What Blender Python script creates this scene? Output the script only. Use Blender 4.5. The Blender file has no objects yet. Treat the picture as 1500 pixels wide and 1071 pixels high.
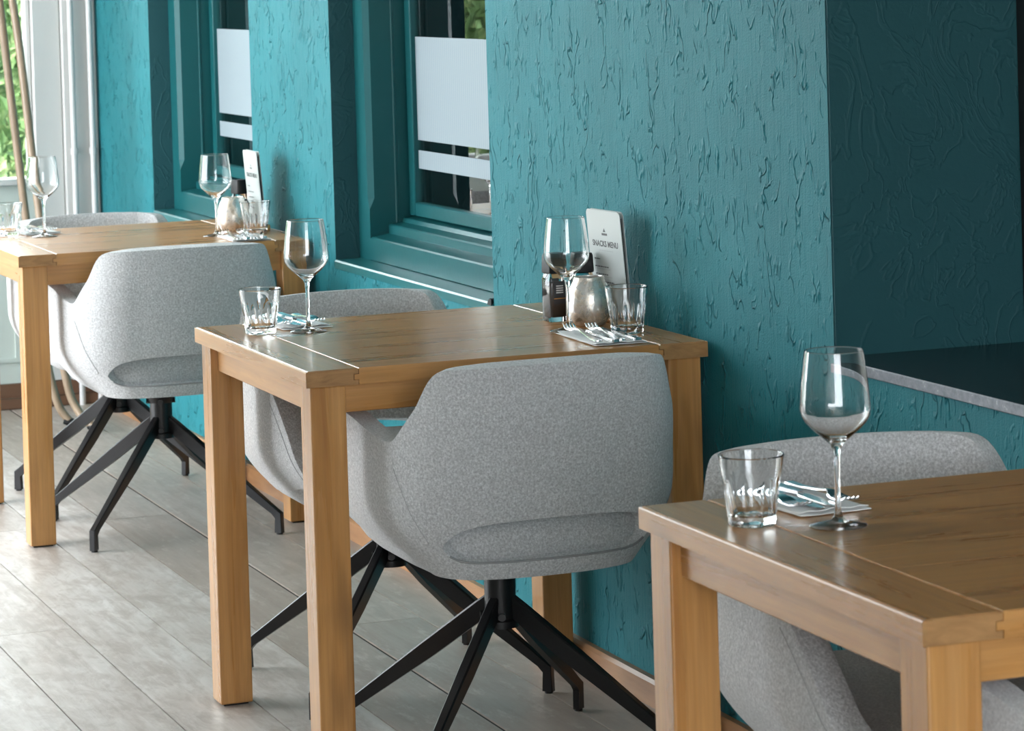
import bpy, bmesh, math, random
from mathutils import Vector, Matrix
random.seed(7)
PI = math.pi
scene = bpy.context.scene
col = scene.collection

# ------------------------------------------------------------------ camera
F_PX, CY_PX = 4477.668, 56.6761
PITCH, YAW, ROLL = math.radians(1.453), math.radians(20.4542), math.radians(-1.7016)
CAM = Vector((6.1016, -2.3721, 1.5023))
fw0 = Vector((-math.cos(YAW), math.sin(YAW), 0)); rt0 = Vector((math.sin(YAW), math.cos(YAW), 0)); up0 = Vector((0, 0, 1))
fw = math.cos(PITCH)*fw0 - math.sin(PITCH)*up0
u2 = math.cos(PITCH)*up0 + math.sin(PITCH)*fw0
rt = math.cos(ROLL)*rt0 + math.sin(ROLL)*u2
up = math.cos(ROLL)*u2 - math.sin(ROLL)*rt0
cam_data = bpy.data.cameras.new('camera'); cam = bpy.data.objects.new('camera', cam_data); col.objects.link(cam)
cam.matrix_world = Matrix((( rt.x, up.x, -fw.x, CAM.x), (rt.y, up.y, -fw.y, CAM.y), (rt.z, up.z, -fw.z, CAM.z), (0, 0, 0, 1)))
cam_data.sensor_fit = 'HORIZONTAL'; cam_data.sensor_width = 36
cam_data.lens = F_PX/1500*36
cam_data.shift_y = -(535.5-CY_PX)/1500
cam_data.clip_start = 0.05; cam_data.clip_end = 200
cam_data.dof.use_dof = True; cam_data.dof.focus_distance = 5.75; cam_data.dof.aperture_fstop = 16
scene.camera = cam

# ------------------------------------------------------------------ world, light, exposure
scene.view_settings.view_transform = 'Standard'; scene.view_settings.look = 'None'
scene.view_settings.gamma = 1; scene.view_settings.use_curve_mapping = False
scene.view_settings.exposure = 0.82
world = bpy.data.worlds.new('overcast_sky'); scene.world = world; world.use_nodes = True
wn = world.node_tree.nodes; wl = world.node_tree.links
bgn = wn['Background']; bgn.inputs['Strength'].default_value = 8.5
wtc = wn.new('ShaderNodeTexCoord'); wsep = wn.new('ShaderNodeSeparateXYZ'); wramp = wn.new('ShaderNodeValToRGB')
wl.new(wtc.outputs['Generated'], wsep.inputs[0]); wl.new(wsep.outputs['Z'], wramp.inputs[0]); wl.new(wramp.outputs[0], bgn.inputs['Color'])
wramp.color_ramp.elements[0].color = (0.86, 0.93, 1.0, 1); wramp.color_ramp.elements[1].color = (0.97, 0.98, 1.0, 1)

def portal(name, loc, rot, sx, sy):
    d = bpy.data.lights.new(name, 'AREA'); d.shape = 'RECTANGLE'; d.size = sx; d.size_y = sy
    d.cycles.is_portal = True
    o = bpy.data.objects.new(name, d); o.location = loc; o.rotation_euler = rot; col.objects.link(o)
RX0, RX1, RY1, RZ1 = -4.45, 7.6, -3.4, 2.75          # room: x from RX0 to RX1, y from RY1 to 0
portal('daylight_opening_front', (-2.75, RY1-0.06, 1.40), (PI/2, 0, 0), 3.4, 2.6)
portal('daylight_opening_left', (RX0-0.06, -1.8, 1.55), (0, -PI/2, 0), 1.85, 3.3)

portal('fill_opening_right', (RX1+0.06, -1.95, 1.62), (0, PI/2, 0), 1.75, 2.5)  # portal for an opening added behind the camera as fill light

scene.cycles.max_bounces = 14; scene.cycles.transmission_bounces = 12; scene.cycles.transparent_max_bounces = 16
scene.cycles.glossy_bounces = 6; scene.cycles.diffuse_bounces = 5
scene.cycles.sample_clamp_indirect = 40.0; scene.cycles.blur_glossy = 0.5
scene.cycles.use_denoising = True

sun_d = bpy.data.lights.new('sun', 'SUN'); sun_d.energy = 24; sun_d.angle = math.radians(2); sun_d.color = (1, .98, .95)
sun = bpy.data.objects.new('sun', sun_d); col.objects.link(sun); sun.rotation_euler = Vector((-.35, -.60, -.80)).to_track_quat('-Z', 'Y').to_euler()

# ------------------------------------------------------------------ materials
class NT:
    def __init__(s, name):
        s.m = bpy.data.materials.new(name); s.m.use_nodes = True; s.t = s.m.node_tree; s.p = s.t.nodes['Principled BSDF']; s.out = s.t.nodes['Material Output']
    def n(s, typ, **kw):
        x = s.t.nodes.new('ShaderNode'+typ)
        for k, v in kw.items(): setattr(x, k, v)
        return x
    def l(s, a, b): s.t.links.new(a, b)
    def set(s, **kw):
        names = dict(color='Base Color', rough='Roughness', metal='Metallic', trans='Transmission Weight', ior='IOR', spec='Specular IOR Level', sheen='Sheen Weight', coat='Coat Weight', coatr='Coat Roughness')
        for k, v in kw.items():
            if k == 'color' and len(v) == 3: v = (*v, 1)
            s.p.inputs[names[k]].default_value = v
        return s
    def pos(s, scale=(1, 1, 1), kind='world', rnd=0):
        if kind == 'world': src = s.n('NewGeometry').outputs['Position']
        else: src = s.n('TexCoord').outputs['Object']
        if rnd:
            oi = s.n('ObjectInfo'); mul = s.n('VectorMath', operation='SCALE'); comb = s.n('CombineXYZ')
            for i in range(3): s.l(oi.outputs['Random'], comb.inputs[i])
            s.l(comb.outputs[0], mul.inputs[0]); mul.inputs['Scale'].default_value = rnd
            ad = s.n('VectorMath', operation='ADD'); s.l(src, ad.inputs[0]); s.l(mul.outputs[0], ad.inputs[1]); src = ad.outputs[0]
        mp = s.n('Mapping'); mp.inputs['Scale'].default_value = scale; s.l(src, mp.inputs[0]); return mp.outputs[0]
    def noise(s, vec, scale, detail=3, rough=.5, dist=0.0):
        x = s.n('TexNoise'); s.l(vec, x.inputs['Vector']); x.inputs['Scale'].default_value = scale; x.inputs['Detail'].default_value = detail
        x.inputs['Roughness'].default_value = rough; x.inputs['Distortion'].default_value = dist; return x.outputs[0]
    def ramp(s, fac, stops, interp='LINEAR'):
        x = s.n('ValToRGB'); x.color_ramp.interpolation = interp; s.l(fac, x.inputs[0]); e = x.color_ramp.elements
        while len(e) < len(stops): e.new(0.5)
        for el, (p, c) in zip(e, stops):
            el.position = p; el.color = (c, c, c, 1) if isinstance(c, (int, float)) else (*c, 1)
        return x.outputs[0]
    def math(s, op, a, b=None, clamp=False):
        x = s.n('Math', operation=op); x.use_clamp = clamp
        for i, v in enumerate((a, b)):
            if v is None: continue
            if isinstance(v, (int, float)): x.inputs[i].default_value = v
            else: s.l(v, x.inputs[i])
        return x.outputs[0]
    def mix(s, fac, a, b, blend='MIX'):
        x = s.n('Mix', data_type='RGBA', blend_type=blend)
        for v, k in ((fac, 0), (a, 6), (b, 7)):
            if isinstance(v, (int, float)): x.inputs[k].default_value = v
            elif isinstance(v, tuple): x.inputs[k].default_value = (*v, 1)
            else: s.l(v, x.inputs[k])
        return x.outputs[2]
    def bump(s, h, strength=.5, dist=.01, prev=None):
        x = s.n('Bump'); s.l(h, x.inputs['Height']); x.inputs['Strength'].default_value = strength; x.inputs['Distance'].default_value = dist
        if prev: s.l(prev, x.inputs['Normal'])
        s.l(x.outputs[0], s.p.inputs['Normal']); return x.outputs[0]

M = {}
def simple(name, color, rough=.5, **kw):
    t = NT(name); t.set(color=color, rough=rough, **kw); M[name] = t.m; return t

TEAL = (0.018, 0.165, 0.192)
def stucco(name, smooth):
    t = NT(name); t.set(rough=.58, spec=.13)
    v = t.pos((1, 1, .52)); w = t.noise(v, 9, 3, .6)
    # meandering raised strings: contour lines of a stretched noise field, broken up by a mask
    f1 = t.noise(v, 24, 2.2, .55, .35); d1 = t.math('ABSOLUTE', t.math('SUBTRACT', f1, .5))
    r1 = t.ramp(d1, [(0, 1), (.014, .72), (.036, 0)])
    m1 = t.ramp(t.noise(t.pos((1, 1, .6)), 16, 2), [(.51, 0), (.60, 1)])
    f2 = t.noise(t.pos((1.1, 1, .34)), 46, 1.6, .5, .4); d2 = t.math('ABSOLUTE', t.math('SUBTRACT', f2, .52))
    r2 = t.ramp(d2, [(0, 1), (.03, .5), (.06, 0)])
    m2 = t.ramp(t.noise(t.pos((1, 1, .8)), 26, 2), [(.56, 0), (.68, 1)])
    streak = t.noise(t.pos((1, 1, .05)), 130, 2)
    grain = t.noise(t.pos((1, 1, 1)), 260, 3)
    h = t.math('ADD', t.math('MULTIPLY', r1, m1), t.math('MULTIPLY', t.math('MULTIPLY', r2, m2), .8))
    h = t.math('ADD', h, t.math('MULTIPLY', streak, .22)); h = t.math('ADD', h, t.math('MULTIPLY', grain, .2)); h = t.math('ADD', h, t.math('MULTIPLY', w, .8))
    t.bump(h, .35 if smooth else 1.0, .0035 if smooth else .0060)
    c = t.ramp(t.noise(t.pos(), 3.0, 4), [(.3, tuple(a*.88 for a in TEAL)), (.7, tuple(a*1.1 for a in TEAL))])
    t.l(c, t.p.inputs['Base Color']); M[name] = t.m
stucco('teal_stucco', False)
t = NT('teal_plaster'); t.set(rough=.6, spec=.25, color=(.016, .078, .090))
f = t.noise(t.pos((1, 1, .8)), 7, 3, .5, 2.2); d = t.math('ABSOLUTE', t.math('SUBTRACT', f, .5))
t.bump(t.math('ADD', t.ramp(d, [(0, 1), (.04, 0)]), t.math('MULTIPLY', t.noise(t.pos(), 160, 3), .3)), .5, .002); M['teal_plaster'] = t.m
t = simple('teal_paint', (0.007, 0.085, 0.092), .38, spec=.22)
t.bump(t.noise(t.pos(), 60, 3), .12, .002)
t = simple('teal_sill_paint', (0.013, 0.120, 0.128), .30, spec=.7)
t.bump(t.noise(t.pos((1, .4, 1)), 45, 3), .15, .002)
simple('white_frame_paint', (.54, .54, .525), .35)
simple('white_pipe_paint', (.58, .58, .575), .28)
simple('sage_panel_paint', (.50, .55, .51), .45)
simple('ceiling_paint', (.78, .77, .74), .8)
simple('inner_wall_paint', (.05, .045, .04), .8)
simple('back_wall_paint', (.50, .50, .49), .8)
simple('black_metal', (.006, .006, .007), .34, spec=.45)
simple('black_plastic', (.008, .008, .008), .5, spec=.3)
simple('dark_gap', (.02, .018, .015), .9)
simple('black_window_frame', (.012, .012, .013), .5)
simple('steel', (.78, .78, .79), .16, metal=1.0)
t = simple('bentwood', (.28, .20, .13), .35); t.l(t.ramp(t.noise(t.pos((1, 1, .2)), 30, 3), [(.3, (.24, .17, .11)), (.7, (.34, .25, .17))]), t.p.inputs['Base Color'])
t = simple('skirting_wood', (.34, .17, .075), .35); t.l(t.ramp(t.noise(t.pos((.15, 1, 1)), 40, 3), [(.3, (.28, .13, .055)), (.7, (.42, .22, .10))]), t.p.inputs['Base Color'])
t = simple('dark_skirting', (.14, .07, .04), .4)
t = simple('napkin_paper', (.93, .93, .92), .8); t.bump(t.noise(t.pos(), 400, 2), .2, .0006)
t = simple('menu_laminate', (.50, .545, .535), .25)
simple('print_ink', (.05, .055, .055), .5)
simple('grey_ink', (.30, .33, .33), .5)
simple('label_dark', (.03, .03, .035), .4)
simple('label_light', (.6, .6, .58), .5)
simple('label_orange', (.55, .25, .05), .5)
simple('peppercorns', (.045, .032, .025), .7)
simple('candle_wax', (.85, .80, .70), .5)
t = simple('dark_stone', (.016, .018, .020), .22); t.l(t.ramp(t.noise(t.pos(), 90, 4), [(.4, (.012, .014, .016)), (.7, (.028, .030, .032))]), t.p.inputs['Base Color'])
t = simple('stone_edge', (.20, .21, .23), .45); t.l(t.ramp(t.noise(t.pos(), 70, 5, .7), [(.3, (.12, .13, .15)), (.62, (.22, .23, .26)), (.72, (.6, .6, .62))]), t.p.inputs['Base Color'])
simple('paving_ground', (.40, .41, .40), .9)  # pale paving tone, lightened to bounce daylight indoors
t = simple('leaf', (.14, .30, .05), .5)
t.l(t.ramp(t.noise(t.pos(), 4.5, 5, .7), [(.3, (.03, .07, .025)), (.5, (.09, .16, .05)), (.68, (.33, .38, .18))]), t.p.inputs['Base Color'])

def wood(name, axis):
    t = NT(name); t.set(rough=.42, spec=.4, coat=.13, coatr=.16)
    st = [14, 14, 14]; st[axis] = .9
    v = t.pos(tuple(st), 'object', rnd=17)
    n1 = t.noise(v, 1.6, 5, .6, .6)
    st2 = [90, 90, 90]; st2[axis] = 3
    n2 = t.noise(t.pos(tuple(st2), 'object', rnd=31), 1.5, 3, .6)
    c = t.ramp(n1, [(.25, (.36, .155, .045)), (.45, (.47, .225, .068)), (.60, (.55, .280, .095)), (.78, (.41, .190, .058))])
    c = t.mix(t.ramp(n2, [(.35, 0.0), (.7, .38)]), c, (.26, .12, .045))
    st3 = [7, 7, 7]; st3[axis] = 2.2
    kn = t.noise(t.pos(tuple(st3), 'object', rnd=53), 1.3, 2, .5)
    c = t.mix(t.ramp(kn, [(.62, 0.0), (.74, .6)]), c, (.14, .07, .03))
    t.l(c, t.p.inputs['Base Color'])
    t.l(t.ramp(n1, [(.3, .24), (.7, .36)]), t.p.inputs['Roughness'])
    t.bump(n2, .05, .0006); M[name] = t.m
def wood_end():
    t = NT('oak_end_grain'); t.set(rough=.5, spec=.35); v = t.pos((60, 8, 30), 'object', rnd=11); n1 = t.noise(v, 2, 4, .6, .8)
    t.l(t.ramp(n1, [(.3, (.24, .12, .045)), (.7, (.42, .22, .085))]), t.p.inputs['Base Color']); M['oak_end_grain'] = t.m
wood_end()
wood('oak_along_x', 0); wood('oak_along_y', 1); wood('oak_along_z', 2)

t = NT('floor_oak'); t.set(rough=.42, spec=.5)
oi = t.n('ObjectInfo')
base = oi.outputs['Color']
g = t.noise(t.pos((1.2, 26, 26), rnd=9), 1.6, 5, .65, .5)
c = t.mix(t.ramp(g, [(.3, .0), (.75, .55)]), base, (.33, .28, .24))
b = t.noise(t.pos((2, 4, 1), rnd=5), 1.7, 4, .6)
c = t.mix(t.ramp(b, [(.35, .5), (.62, 0.0)]), c, (.34, .285, .24))
b2 = t.noise(t.pos((2.5, 7, 1), rnd=21), 3.1, 5, .7, .6)
c = t.mix(t.ramp(b2, [(.40, .55), (.56, 0.0)]), c, (.27, .22, .18))
b3 = t.noise(t.pos((2, 6, 1), rnd=37), 4.0, 5, .7)
c = t.mix(t.ramp(b3, [(.55, 0.0), (.75, .5)]), c, (.66, .62, .57))
t.l(c, t.p.inputs['Base Color']); t.l(t.ramp(g, [(.3, .34), (.7, .5)]), t.p.inputs['Roughness'])
t.bump(g, .15, .002); M['floor_oak'] = t.m

t = NT('boucle_fabric'); t.set(rough=.95, spec=.15, sheen=.45)
v = t.pos(kind='object')
n1 = t.noise(v, 240, 3, .75); n2 = t.noise(v, 14, 3)
c = t.ramp(n1, [(.32, (.38, .382, .385)), (.5, (.56, .562, .565)), (.68, (.80, .802, .805))])
c = t.mix(t.ramp(n2, [(.35, .12), (.65, 0.0)]), c, (.45, .45, .45))
t.l(c, t.p.inputs['Base Color']); t.bump(n1, .8, .004); M['boucle_fabric'] = t.m
simple('seam_piping', (.30, .30, .30), .95)
simple('seam_thread', (.40, .40, .40), .95)

t = NT('clear_glass'); t.set(color=(.985, .992, .992), rough=0.0, trans=1.0, ior=1.46); M['clear_glass'] = t.m
# thin pane: see-through plus a mirror reflection by Fresnel
t = NT('window_glass')
tr = t.n('BsdfTransparent'); tr.inputs[0].default_value = (.93, .96, .95, 1); gl = t.n('BsdfGlossy'); gl.inputs['Roughness'].default_value = 0.0
fr = t.n('Fresnel'); fr.inputs[0].default_value = 1.5; mx = t.n('MixShader')
t.l(t.math('MULTIPLY', fr.outputs[0], 1.6, True), mx.inputs[0]); t.l(tr.outputs[0], mx.inputs[1]); t.l(gl.outputs[0], mx.inputs[2]); t.l(mx.outputs[0], t.out.inputs[0]); M['window_glass'] = t.m
t = NT('frosted_film'); t.set(rough=.6, spec=.2)
sx = t.n('SeparateXYZ'); t.l(t.pos(), sx.inputs[0])
wv = t.math('SINE', t.math('MULTIPLY', sx.outputs[0], 420.0))
t.l(t.ramp(t.math('ADD', t.math('MULTIPLY', wv, .5), .5), [(0, (.23, .285, .315)), (1, (.27, .32, .345))]), t.p.inputs['Base Color']); M['frosted_film'] = t.m
t = NT('silvered_glass'); v = t.pos(kind='object', rnd=3); n = t.noise(v, 24, 5, .65, .4)
t.set(rough=.25, metal=.6); t.l(t.ramp(n, [(.30, (.20, .15, .10)), (.42, (.62, .54, .44)), (.56, (.82, .80, .77)), (.75, (.60, .52, .42))]), t.p.inputs['Base Color'])
t.l(t.ramp(n, [(.35, .55), (.55, .15)]), t.p.inputs['Roughness']); t.bump(t.noise(v, 70, 3), .25, .002); M['silvered_glass'] = t.m

# ------------------------------------------------------------------ mesh helpers
def finish(name, bm, mat, parent=None, smooth=None, loc=None):
    me = bpy.data.meshes.new(name); bmesh.ops.recalc_face_normals(bm, faces=bm.faces); bm.to_mesh(me); bm.free()
    for m in (mat if isinstance(mat, (list, tuple)) else [mat]): me.materials.append(M[m])
    if smooth is not None:
        me.polygons.foreach_set('use_smooth', [True]*len(me.polygons)); me.set_sharp_from_angle(angle=math.radians(smooth))
    o = bpy.data.objects.new(name, me); col.objects.link(o)
    if parent: o.parent = parent
    if loc: o.location = loc
    return o
def tag(o, label=None, cat=None, group=None, kind=None):
    for k, v in (('label', label), ('category', cat), ('group', group), ('kind', kind)):
        if v: o[k] = v
    return o
def empty(name, loc=(0, 0, 0), rz=0, parent=None):
    o = bpy.data.objects.new(name, None); o.empty_display_size = .1; o.location = loc; o.rotation_euler = (0, 0, rz); col.objects.link(o)
    if parent: o.parent = parent
    return o
def kids(o): return [c for c in bpy.data.objects if c.parent == o]
def copy_tree(o, parent=None):
    c = o.copy(); col.objects.link(c); c.parent = parent
    for ch in kids(o): copy_tree(ch, c)
    return c
def box(bm, x0, x1, y0, y1, z0, z1, bev=0, seg=1, mi=0):
    vs = [bm.verts.new(p) for p in ((x0, y0, z0), (x1, y0, z0), (x1, y1, z0), (x0, y1, z0), (x0, y0, z1), (x1, y0, z1), (x1, y1, z1), (x0, y1, z1))]
    fs = [bm.faces.new([vs[i] for i in q]) for q in ((3, 2, 1, 0), (4, 5, 6, 7), (0, 1, 5, 4), (1, 2, 6, 5), (2, 3, 7, 6), (3, 0, 4, 7))]
    for f_ in fs: f_.material_index = mi
    if bev:
        es = list({e for f_ in fs for e in f_.edges})
        bmesh.ops.bevel(bm, geom=es, offset=bev, segments=seg, affect='EDGES', profile=.5)
    return vs
def boxobj(name, dims, mat, parent=None, bev=0, seg=1):
    bm = bmesh.new(); box(bm, *dims, bev=bev, seg=seg); return finish(name, bm, mat, parent, 40 if bev else None)
def extrude_poly(bm, pts, axis, a0, a1):
    """pts are 2-D points of the other two axes in order; extruded along axis from a0 to a1"""
    def mk(p, a):
        v = [p[0], p[1]]; v.insert(axis, a); return bm.verts.new(v)
    A = [mk(p, a0) for p in pts]; B = [mk(p, a1) for p in pts]; n = len(pts)
    bm.faces.new(A); bm.faces.new(B[::-1])
    for i in range(n): bm.faces.new((A[i], B[i], B[(i+1) % n], A[(i+1) % n]))
def lathe(bm, prof, n=48, mod=None, mi=0):
    """prof: list of (r,z), closed on the axis where r==0; mod(theta,r,z)->r"""
    rings = []
    for r, z in prof:
        if r < 1e-6: rings.append([bm.verts.new((0, 0, z))]); continue
        ring = []
        for k in range(n):
            a = 2*PI*k/n; rr = mod(a, r, z) if mod else r
            ring.append(bm.verts.new((rr*math.cos(a), rr*math.sin(a), z)))
        rings.append(ring)
    for A, B in zip(rings, rings[1:]):
        for k in range(n):
            k2 = (k+1) % n
            if len(A) == 1 and len(B) == 1: continue
            if len(A) == 1: f_ = bm.faces.new((A[0], B[k], B[k2]))
            elif len(B) == 1: f_ = bm.faces.new((A[k], B[0], A[k2]))
            else: f_ = bm.faces.new((A[k], B[k], B[k2], A[k2]))
            f_.material_index = mi
def tube(bm, pts, rad, n=10, cap=True):
    pts = [Vector(p) for p in pts]; rads = rad if isinstance(rad, (list, tuple)) else [rad]*len(pts)
    rings = []; prev = None
    for i, p in enumerate(pts):
        d = (pts[min(i+1, len(pts)-1)]-pts[max(i-1, 0)]).normalized()
        a = (prev - d*prev.dot(d)).normalized() if prev else d.orthogonal().normalized()
        prev = a; b_ = d.cross(a)
        rings.append([bm.verts.new(p + rads[i]*(math.cos(2*PI*k/n)*a + math.sin(2*PI*k/n)*b_)) for k in range(n)])
    for A, B in zip(rings, rings[1:]):
        for k in range(n): bm.faces.new((A[k], A[(k+1) % n], B[(k+1) % n], B[k]))
    if cap: bm.faces.new(rings[0][::-1]); bm.faces.new(rings[-1])
def smooth_path(pts, k=6):
    P = [Vector(p) for p in pts]; out = []
    for i in range(len(P)-1):
        p0, p1, p2, p3 = P[max(i-1, 0)], P[i], P[i+1], P[min(i+2, len(P)-1)]
        for j in range(k):
            s = j/k; out.append(.5*((2*p1)+(p2-p0)*s+(2*p0-5*p1+4*p2-p3)*s*s+(3*p1-p0-3*p2+p3)*s**3))
    out.append(P[-1]); return out

# ------------------------------------------------------------------ setting: floor
floor = boxobj('floor', (RX0-.1, RX1, RY1, .02, -.06, -.0035), 'dark_gap'); tag(floor, kind='structure')
PW = .188; y = -1.102 + 6*PW
edges_y = []
while y > RY1: edges_y.append(y); y -= PW
edges_y = [0.0] + [e for e in edges_y if e < -.01] + [RY1]
rng = random.Random(11)
for i in range(len(edges_y)-1):
    y1, y0 = edges_y[i], edges_y[i+1]
    x = RX0 - rng.uniform(0, 2.0)
    while x < RX1:
        x2 = x + rng.uniform(2.6, 4.2)
        a, b_ = max(x, RX0), min(x2, RX1)
        if b_-a > .05:
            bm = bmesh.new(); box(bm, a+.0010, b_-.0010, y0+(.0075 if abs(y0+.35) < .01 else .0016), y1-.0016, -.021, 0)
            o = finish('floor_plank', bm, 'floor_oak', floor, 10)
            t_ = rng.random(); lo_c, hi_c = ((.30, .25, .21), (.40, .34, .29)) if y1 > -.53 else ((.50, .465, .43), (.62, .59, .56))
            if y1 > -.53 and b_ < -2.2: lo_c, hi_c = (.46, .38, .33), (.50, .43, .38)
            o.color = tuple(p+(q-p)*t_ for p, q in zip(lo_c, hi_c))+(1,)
        x = x2
ceiling = boxobj('ceiling', (RX0-.1, RX1+.1, RY1-.1, 3.6, RZ1, RZ1+.1), 'ceiling_paint'); tag(ceiling, kind='structure')
ground = boxobj('ground', (-30, 30, -30, 30, -.14, -.10), 'paving_ground'); tag(ground, kind='structure')

# ------------------------------------------------------------------ setting: teal back wall with two windows and a serving recess
WT = .40; W1 = (-3.644, -2.428); W2 = (-1.643, -.427); W3 = (1.305, 3.40); SZ = .725; OT = 2.15
bm = bmesh.new()
for a, b_ in ((RX0, W1[0]), (W1[1], W2[0]), (W2[1], W3[0]), (W3[1], RX1)): box(bm, a, b_, 0, WT, 0, RZ1)
for (a, b_), z in ((W1, SZ-.022), (W2, SZ-.022), (W3, .775)):
    box(bm, a, b_, 0, WT, 0, z); box(bm, a, b_, 0, WT, OT, RZ1)
bmesh.ops.remove_doubles(bm, verts=bm.verts, dist=1e-5)
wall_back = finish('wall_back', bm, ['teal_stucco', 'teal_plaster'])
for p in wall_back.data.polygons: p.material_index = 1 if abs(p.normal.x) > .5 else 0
tag(wall_back, kind='structure')
# skirting board with a light-worn top edge
bm = bmesh.new(); extrude_poly(bm, [(0, 0), (-.020, 0), (-.020, .048), (-.014, .055), (0, .055)], 0, RX0+.02, RX1)
tag(finish('baseboard_back', bm, 'skirting_wood'), kind='structure')

def teal_window(num, x0, x1):
    root = empty('window_%d' % num, (x0, 0, 0)); tag(root, kind='structure')
    w = x1-x0; D0, D1 = .067, .205
    # sill board with nosing
    bm = bmesh.new(); extrude_poly(bm, [(-.004, SZ-.022), (.20, SZ-.022), (.20, SZ+.006), (.0, SZ), (-.004, SZ-.004)], 0, .001, w-.001)
    finish('window_sill', bm, 'teal_sill_paint', root)
    # posts: chamfered inner corner that stops in a point above the rail
    def post(sgn):
        bm = bmesh.new(); c = .014; pw = .083+c
        prof = [(0.001, D0), (pw-c, D0), (pw, D0+c), (pw, .139), (pw+.003, .141), (pw+.003, .146), (pw, .148), (pw, D1), (0.001, D1)]
        full = [(0.001, D0), (pw, D0), (pw, D0+.0005), (pw, .139), (pw+.003, .141), (pw+.003, .146), (pw, .148), (pw, D1), (0.001, D1)]
        lv = [(SZ, full), (SZ+.135, full), (SZ+.165, prof), (OT, prof)]
        rings = [[bm.verts.new(((px if sgn > 0 else w-px), py, z)) for px, py in pr_] for z, pr_ in lv]
        n = len(prof); bm.faces.new(rings[0]); bm.faces.new(rings[-1][::-1])
        for A, B in zip(rings, rings[1:]):
            for k in range(n): bm.faces.new((A[k], A[(k+1) % n], B[(k+1) % n], B[k]))
        finish('frame_post', bm, 'teal_paint', root)
    post(1); post(-1)
    pw = .097
    bm = bmesh.new(); extrude_poly(bm, [(D0, SZ+.004), (D1, SZ+.004), (D1, .80), (.126, .797), (D0+.004, .789), (D0, .785)], 0, pw-.0005, w-pw+.0005)
    finish('bottom_rail', bm, 'teal_paint', root)
    bm = bmesh.new(); extrude_poly(bm, [(.118, .79), (D1, .79), (D1, .838), (.160, .834), (.156, .824), (.122, .820), (.118, .816)], 0, pw, w-pw)
    finish('glazing_step', bm, 'teal_paint', root)
    boxobj('top_rail', (pw, w-pw, D0, D1, OT-.10, OT), 'teal_paint', root, .004)
    # sash with its own bevelled frame
    s0, s1, sz0, sz1 = pw+.006, w-pw-.006, .841, OT-.104; sw = .046
    sash = empty('sash', (0, 0, 0), parent=root)
    bm = bmesh.new()
    for a in ((s0, s0+sw, sz0, sz1), (s1-sw, s1, sz0, sz1), (s0+sw, s1-sw, sz0, .877), (s0+sw, s1-sw, sz1-sw, sz1)): box(bm, a[0], a[1], .176, .203, a[2], a[3], bev=.003)
    finish('sash_frame', bm, 'teal_paint', sash, 40)
    g0, g1 = s0+sw-.004, s1-sw+.004
    boxobj('glass_pane', (g0, g1, .191, .1935, .870, sz1-sw+.004), 'window_glass', sash)
    boxobj('frosted_film', (g0+.004, g1-.004, .1895, .1903, 1.041, 1.312), 'frosted_film', sash)
    boxobj('frosted_film', (g0+.004, g1-.004, .1895, .1903, .966, 1.014), 'frosted_film', sash)
    bm = bmesh.new(); extrude_poly(bm, [(w-.030, SZ-.006), (w-.002, SZ-.006), (w-.002, SZ+.007), (w-.012, SZ+.010), (w-.024, SZ+.004)], 1, -.006, .016)
    # extrude axis 1: pts are (x,z)
    finish('black_sealant', bm, 'black_plastic', root)
    return root
teal_window(1, *W1); teal_window(2, *W2)

# serving recess on the right: smooth plastered jamb, dark stone ledge, black glazed frame at its back
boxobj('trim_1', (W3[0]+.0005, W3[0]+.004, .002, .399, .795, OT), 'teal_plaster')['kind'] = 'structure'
ledge = empty('trim_2', (W3[0], 0, 0)); tag(ledge, kind='structure')
bm = bmesh.new(); box(bm, .0, W3[1]-W3[0], -.010, .40, .7755, .795, bev=.002)
for f_ in bm.faces:
    if f_.normal.y < -.5: f_.material_index = 1
lo = finish('stone_ledge', bm, ['dark_stone', 'stone_edge'], ledge, 40)
for p in lo.data.polygons:
    p.material_index = 1 if p.normal.y < -.5 else 0
w3 = empty('window_3', (W3[0], .375, 0)); tag(w3, kind='structure')
ww = W3[1]-W3[0]
bm = bmesh.new()
for a in ((.004, .06, .795, OT), (ww-.06, ww, .795, OT), (.06, ww-.06, .795, .86), (.06, ww-.06, OT-.07, OT), (.06, ww-.06, 1.255, 1.285)): box(bm, a[0], a[1], 0, .05, a[2], a[3], bev=.003)
finish('window_frame', bm, 'black_window_frame', w3, 40)
boxobj('glass_pane', (.055, ww-.055, .028, .031, .85, OT-.06), 'window_glass', w3)

# dim room behind the wall, seen through the panes
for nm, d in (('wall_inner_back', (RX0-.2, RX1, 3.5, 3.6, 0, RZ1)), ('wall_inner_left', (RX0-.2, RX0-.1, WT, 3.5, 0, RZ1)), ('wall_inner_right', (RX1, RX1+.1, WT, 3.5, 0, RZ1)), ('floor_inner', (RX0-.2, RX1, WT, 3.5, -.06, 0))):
    tag(boxobj(nm, d, 'inner_wall_paint'), kind='structure')

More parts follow.
